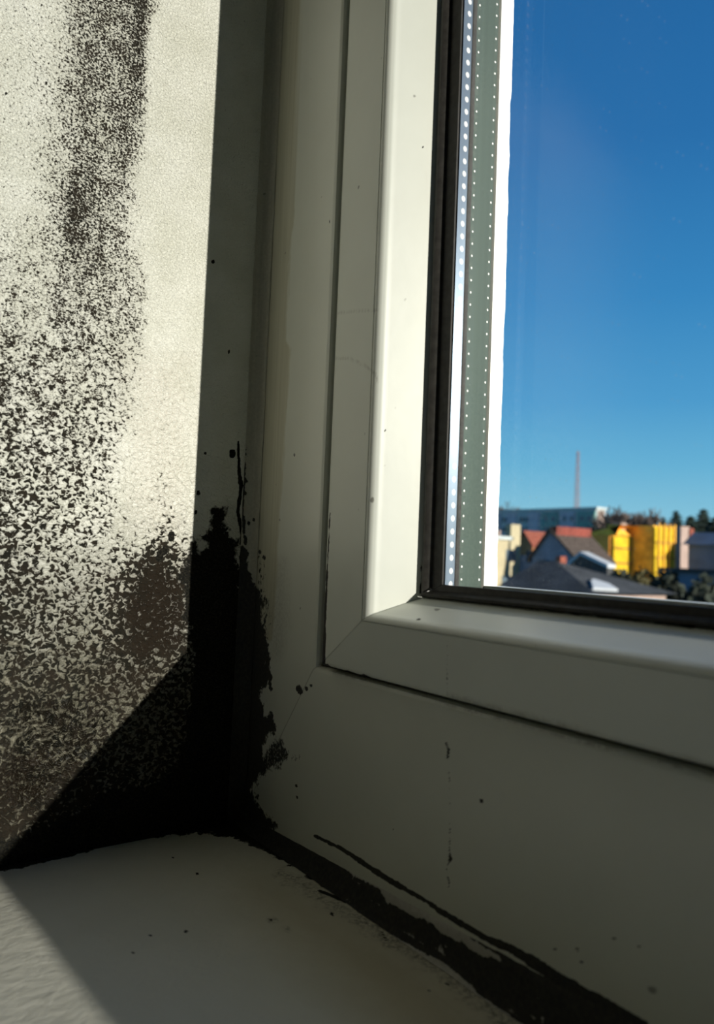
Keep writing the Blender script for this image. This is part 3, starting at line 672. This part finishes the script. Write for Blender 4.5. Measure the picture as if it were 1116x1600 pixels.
# yellow building wrapped in scaffold netting
t = thing('scaffolded_building', 985, 82, 'bright yellow building wrapped in scaffold netting', 'building')
xb0, xb1, yb0, yb1, zb = block(t, 928, 957, 985, 836, 82, M_OCH_SHADE)
xa0, xa1, ya0, ya1, za = block(t, 980, 1021, 1053, 821, yb1, M_OCH_SHADE)
part(t, 'netting_panel', M_YEL_SHADE, (xb0, xb1 - .3, yb0 - .2, yb0, GZ + 1, zb))
part(t, 'netting_panel', M_YEL, (xb1, xb1 + .25, yb0, yb1 - .2, GZ + 1, zb - .2))
part(t, 'netting_panel', M_YEL, (xa1, xa1 + .25, ya0, ya1, GZ + 1, za - .2))
for k in range(6):
    z = zb - 1.7 - 1.9 * k
    part(t, 'scaffold_deck', M_BRICK, (xb1, xb1 + .42, yb0, yb1, z, z + .14))
    part(t, 'scaffold_deck', M_BRICK, (xa1, xa1 + .42, ya0, ya1, z + .9, z + 1.04))
for k in range(4):
    y = ya0 + (ya1 - ya0) * (k + .5) / 4
    part(t, 'scaffold_pole', M_OCH_SHADE, (xa1 + .3, xa1 + .5, y, y + .18, GZ, za + .3))
b = MB(); o = t.location
b.poly_prism([(xb0 - 2 - o.x, yb0 - o.y, zb - o.z), (xb1 + .5 - o.x, yb0 - o.y, zb - o.z), (xb1 - 1 - o.x, yb0 - o.y, zb + 1.3 - o.z), (xb0 + 4 - o.x, yb0 - o.y, zb + 1.3 - o.z)], np.array([0, yb1 - yb0, 0]))
b.build('roof', M_OCH_SHADE, t)
part(t, 'stair_head', M_PINK, (xb1 - 1.6, xb1 - .4, yb1 - 1.4, yb1 - .2, zb, za + .3))

# neighbour of the yellow building
t = thing('rendered_house', 1068, 100, 'pink and white rendered house right of the yellow netting', 'building')
x0, x1, Y0, y1, zt = block(t, 1046, 1064, 1078, 822, 100, M_PINK)
part(t, 'brick_panel', M_BRICK, (x1, x1 + .2, Y0 + 3, y1 - .3, GZ, zt - .2))
for k in range(4): part(t, 'window', M_WINPANE, (x1 - 2.2, x1 - 1.1, Y0 - .15, Y0, zt - 2.2 - 2.6 * k, zt - 1.0 - 2.6 * k))
t = thing('sheet_roofed_hall', 1110, 90, 'blue-grey sheet roofed hall at the right picture edge', 'building')
x0, x1, Y0, y1, zt = block(t, 1076, 1150, 1175, 852, 90, M_SLATE)
b = MB(); o = t.location
b.poly_prism([(x0 - .5 - o.x, Y0 - .6 - o.y, zt - o.z), (x0 - .5 - o.x, y1 + .5 - o.y, zt - o.z), (x0 - .5 - o.x, (Y0 + y1) / 2 - o.y, zt + 1.6 - o.z)], np.array([x1 - x0 + 1, 0, 0]))
b.build('roof', M_BLUEROOF, t)
t = thing('low_garage_row', 1100, 60, 'low dark blue garage row at the lower right', 'building')
x0, x1, Y0, y1, zt = block(t, 1040, 1160, 1180, 898, 60, M_SLATE); part(t, 'roof', M_DROOF, (x0 - .4, x1 + .4, Y0 - .4, y1, zt, zt + .3))

# cream house with tower chimney
t = thing('cream_house', 780, 60, 'cream rendered flat roofed house beside the window edge', 'building')
x0, x1, Y0, y1, zt = block(t, 700, 771, 797, 842, 60, M_CREAM)
part(t, 'roof_terrace', M_GREYB, (x0, x1 + .3, Y0, y1 + .2, zt, zt + .35)); part(t, 'terrace_parapet', M_PINK, (x1 - 4, x1 - .2, Y0 + 1, Y0 + 1.3, zt + .35, zt + 1.0))
for k in range(2): part(t, 'window', M_WINPANE, (x1, x1 + .1, Y0 + 2 + 3.4 * k, Y0 + 3.6 + 3.4 * k, zt - 2.4, zt - 1.1))
part(t, 'window', M_WINPANE, (x1, x1 + .1, Y0 + 1.5, Y0 + 4.5, zt - 5.4, zt - 4.0))
t = thing('tower_house', 806, 78, 'pale stair tower rising from a dark roofed house', 'building')
x0, x1, Y0, y1, zt = block(t, 790, 798, 813, 819, 78, M_CREAM, name='stair_tower')
part(t, 'wall', M_SLATE, (x0 - 1, x1 + 7, y1, y1 + 7, GZ, zt - 4.2))
t = thing('orange_gable_house', 822, 92, 'small orange gabled house beside the pale stair tower', 'building')
o = t.location
def gable_house(t, pl, pr, peak, ptop, peave, Y, depth, mw, mr, over=.4):
    xl, xr, xp = X_at(pl, 850, Y), X_at(pr, 850, Y), X_at(peak, 850, Y); zp, ze = Z_at(peak, ptop, Y), Z_at(pl, peave, Y); o = t.location
    f = lambda x, z, y=Y: np.array((x - o.x, y - o.y, z - o.z))
    MB().poly_prism([f(xl, GZ), f(xr, GZ), f(xr, ze), f(xp, zp), f(xl, ze)], np.array([0, depth, 0])).build('wall', mw, t)
    th = .3
    for xe, s in ((xl, -1), (xr, 1)):
        sl = (zp - ze) / abs(xe - xp)
        MB().poly_prism([f(xp, zp, Y - over), f(xe + s * over, ze - over * sl, Y - over), f(xe + s * over, ze - over * sl + th, Y - over), f(xp, zp + th, Y - over)], np.array([0, depth + 2 * over, 0])).build('roof_slope', mr, t)
    return xl, xr, xp, ze, zp
gable_house(t, 808, 832, 820, 832, 850, 92, 10, M_ORANGE, M_BRICK)
# slate-blue gabled house
t = thing('slate_gabled_house', 862, 64, 'slate blue gabled house with a dark roof and a red ridge', 'building')
xl, xr, xp, ze, zp = gable_house(t, 832, 903, 861, 829, 872, 64, 5.5, M_SLATE, M_BARK)
for dx in (.7, -1.5): part(t, 'window', M_WINPANE, (xp + dx, xp + dx + .9, 63.85, 64, zp - 4.3, zp - 3.1))
part(t, 'red_ridge', M_REDROOF, (xp + .1, xp + .9, 63.8, 69.6, zp - .5, zp + .45))
t = thing('snowy_roofed_house', 905, 55, 'low house whose right roof slope keeps old white snow', 'building')
xl, xr, xp, ze, zp = gable_house(t, 890, 950, 908, 867, 884, 55, .9, M_DROOF, M_SNOW, .12)
# front house with wide dark roof
t = thing('dark_hip_roofed_house', 855, 36, 'nearest house with a wide dark hipped roof and a brick chimney', 'building')
Y = 36; o = t.location
xl, xr = X_at(778, 905, Y), X_at(930, 905, Y); ze = Z_at(855, 922, Y); zp = Z_at(855, 881, Y); ra, rb = X_at(842, 880, Y + 4), X_at(868, 880, Y + 4)
part(t, 'wall', M_PINK, (xl + .6, xr - .6, Y + .5, Y + 8, GZ, ze))
v = [(xl, Y, ze), (xr, Y, ze), (xr, Y + 8.5, ze), (xl, Y + 8.5, ze), (ra, Y + 4, zp + .2), (rb, Y + 4, zp + .2)]
me = mesh('hipped_roof', [np.array(q) - np.array(o) for q in v], [(0, 1, 5, 4), (1, 2, 5), (2, 3, 4, 5), (3, 0, 4), (3, 2, 1, 0)]); link('hipped_roof', me, M_DROOF, t)
part(t, 'brick_chimney', M_BRICK, (X_at(869, 880, Y + 4), X_at(876, 880, Y + 4), Y + 4, Y + 4.6, zp - .6, Z_at(872, 869, Y + 4)))
def on_roof(u, v_):  # point on the front slope: u along the eave 0..1, v_ up 0..1
    e = np.array((xl + (xr - xl) * u, Y, ze)); r = np.array((ra + (rb - ra) * u, Y + 4, zp + .2)); return e + (r - e) * v_ - np.array(o)
def on_hip(u, v_):   # point on the sunny right hip: u back along the eave, v_ up
    e = np.array((xr, Y + 8.5 * u, ze)); r = np.array((rb, Y + 4, zp + .2)); return e + (r - e) * v_ - np.array(o)
MB().poly_prism([on_hip(.03, .1), on_hip(.30, .06), on_hip(.34, .22), on_hip(.24, .36), on_hip(.14, .30)], np.array([.05, 0, .16])).build('snow_patch', M_SNOW, t)

# trees
def conifer(px, pt, Y, wd, label, mat=M_CONIF):
    x = X_at(px, 850, Y); h = Z_at(px, pt, Y) - GZ; t = empty('conifer', (x, Y, GZ), label=label, category='tree', group=None)
    MB().tube((0, 0, 0), (0, 0, h * .97), .28, .04, 7).build('trunk', M_BARK, t)
    r = random.Random(int(px)); b = MB(); N = 34
    for k in range(N):
        f = k / N; z = h * (.12 + .88 * f); R = 3.0 * wd * (1 - f) ** .8 + .3
        for j in range(11):
            a = 2 * math.pi * (j + r.random()) / 11; L = R * (.7 + .5 * r.random())
            c, s = math.cos(a), math.sin(a); q = r.uniform(.22, .38) * L + .12; dz = -.28 * L
            i = len(b.v)
            b.v += [(0, 0, z + .3), (c * L * .55 - s * q, s * L * .55 + c * q, z + dz * .4), (c * L, s * L, z + dz), (c * L * .55 + s * q, s * L * .55 - c * q, z + dz * .4), (c * L * .5, s * L * .5, z + dz * .4 - .5)]
            b.f += [(i, i + 1, i + 2, i + 3), (i, i + 4, i + 1), (i + 1, i + 4, i + 2), (i + 2, i + 4, i + 3), (i + 3, i + 4, i)]
    b.build('foliage', mat, t)
def bare_tree(px, pt, Y, spread, label):
    x = X_at(px, 850, Y); h = Z_at(px, pt, Y) - GZ; t = empty('bare_tree', (x, Y, GZ), label=label, category='tree')
    MB().tube((0, 0, 0), (0, 0, h * .45), .35, .22, 7).build('trunk', M_BARK, t)
    r = random.Random(int(px) * 3); b = MB()
    def grow(p, d, L, rad, lev):
        q = p + d * L; b.tube(p, q, max(rad, .10), max(rad * .6, .08), 3 if lev < 3 else 4)
        if lev == 0: return
        for _ in range(4 if lev > 1 else 5):
            nd = (d + Vector((r.gauss(0, .5), r.gauss(0, .5), r.gauss(.12, .35))) * spread * 1.2).normalized()
            grow(p + d * L * r.uniform(.55, 1), nd, L * r.uniform(.6, .82), rad * .6, lev - 1)
    for _ in range(5):
        grow(Vector((0, 0, h * r.uniform(.3, .45))), Vector((r.gauss(0, .4), r.gauss(0, .4), 1)).normalized(), h * .2, .16, 4)
    mz = max(q[2] for q in b.v); b.v = [(q[0] * h / mz, q[1] * h / mz, .3 * h + (q[2] - .3 * h) * .7 * h / (mz - .3 * h) if q[2] > .3 * h else q[2]) for q in b.v]
    b.build('branches', M_TWIG, t)
def shrub(px, pt, Y, R, label, mat=M_SHRUB, name='shrub'):
    x = X_at(px, 880, Y); h = Z_at(px, pt, Y) - GZ; t = empty(name, (x, Y, GZ), label=label, category='bush')
    r = random.Random(int(px) + 7); b = MB(); st = MB()
    for k in range(5): st.tube((r.uniform(-.3, .3), r.uniform(-.3, .3), 0), (r.uniform(-1, 1) * R * .4, r.uniform(-1, 1) * R * .4, h * .7), .12, .05, 5)
    st.build('stems', M_BARK, t)
    for k in range(1500):
        a = r.uniform(0, 6.283); u = r.uniform(-1, 1); rr = r.uniform(.55, 1.0) ** .4; c = math.sqrt(1 - u * u)
        lump = 1 + .18 * math.sin(3 * a + px) + .15 * math.sin(5 * u + 2 * a)
        p = Vector((R * c * math.cos(a) * rr * lump, R * c * math.sin(a) * rr * lump, h * .55 + h * .45 * u * rr * (.85 + .15 * lump)))
        d1 = Vector((r.gauss(0, 1), r.gauss(0, 1), r.gauss(0, 1))).normalized() * .38; d2 = Vector((r.gauss(0, 1), r.gauss(0, 1), r.gauss(0, 1))).normalized() * .38
        i = len(b.v); b.v += [tuple(p - d1), tuple(p + d2), tuple(p + d1), tuple(p - d2)]; b.f.append((i, i + 1, i + 2, i + 3))
    b.build('foliage', mat, t)
conifer(1056, 795, 176, 3.4, 'leftmost dark conifer of the clump above the sheet roofed hall')
conifer(1079, 803, 128, 3.0, 'middle dark conifer, shorter than its neighbours on either side')
conifer(1099, 792, 148, 3.4, 'tallest dark conifer near the right edge of the picture')
conifer(1118, 804, 112, 3.0, 'dark conifer cut by the right edge of the picture')
conifer(1036, 806, 205, 2.8, 'small dark conifer just right of the yellow netting')
bare_tree(790, 783, 215, .8, 'bare tree poking above the left end of the apartment block')
bare_tree(958, 790, 135, 1.0, 'bare tree directly right of the apartment block')
bare_tree(984, 790, 120, 1.0, 'bare spreading tree above the roof of the yellow building')
bare_tree(1004, 800, 185, 1.0, 'low bare tree between the yellow building and the conifers')
shrub(966, 893, 49, 1.5, 'dark round shrub below the yellow building, nearest the snow patch')
shrub(1004, 890, 55, 1.7, 'olive brown shrub below the yellow netting', M_OLIVE)
shrub(1042, 893, 48, 1.7, 'dark shrub below the right yellow netting wall')
shrub(1098, 905, 46, 1.8, 'dark shrub in front of the low garage row')
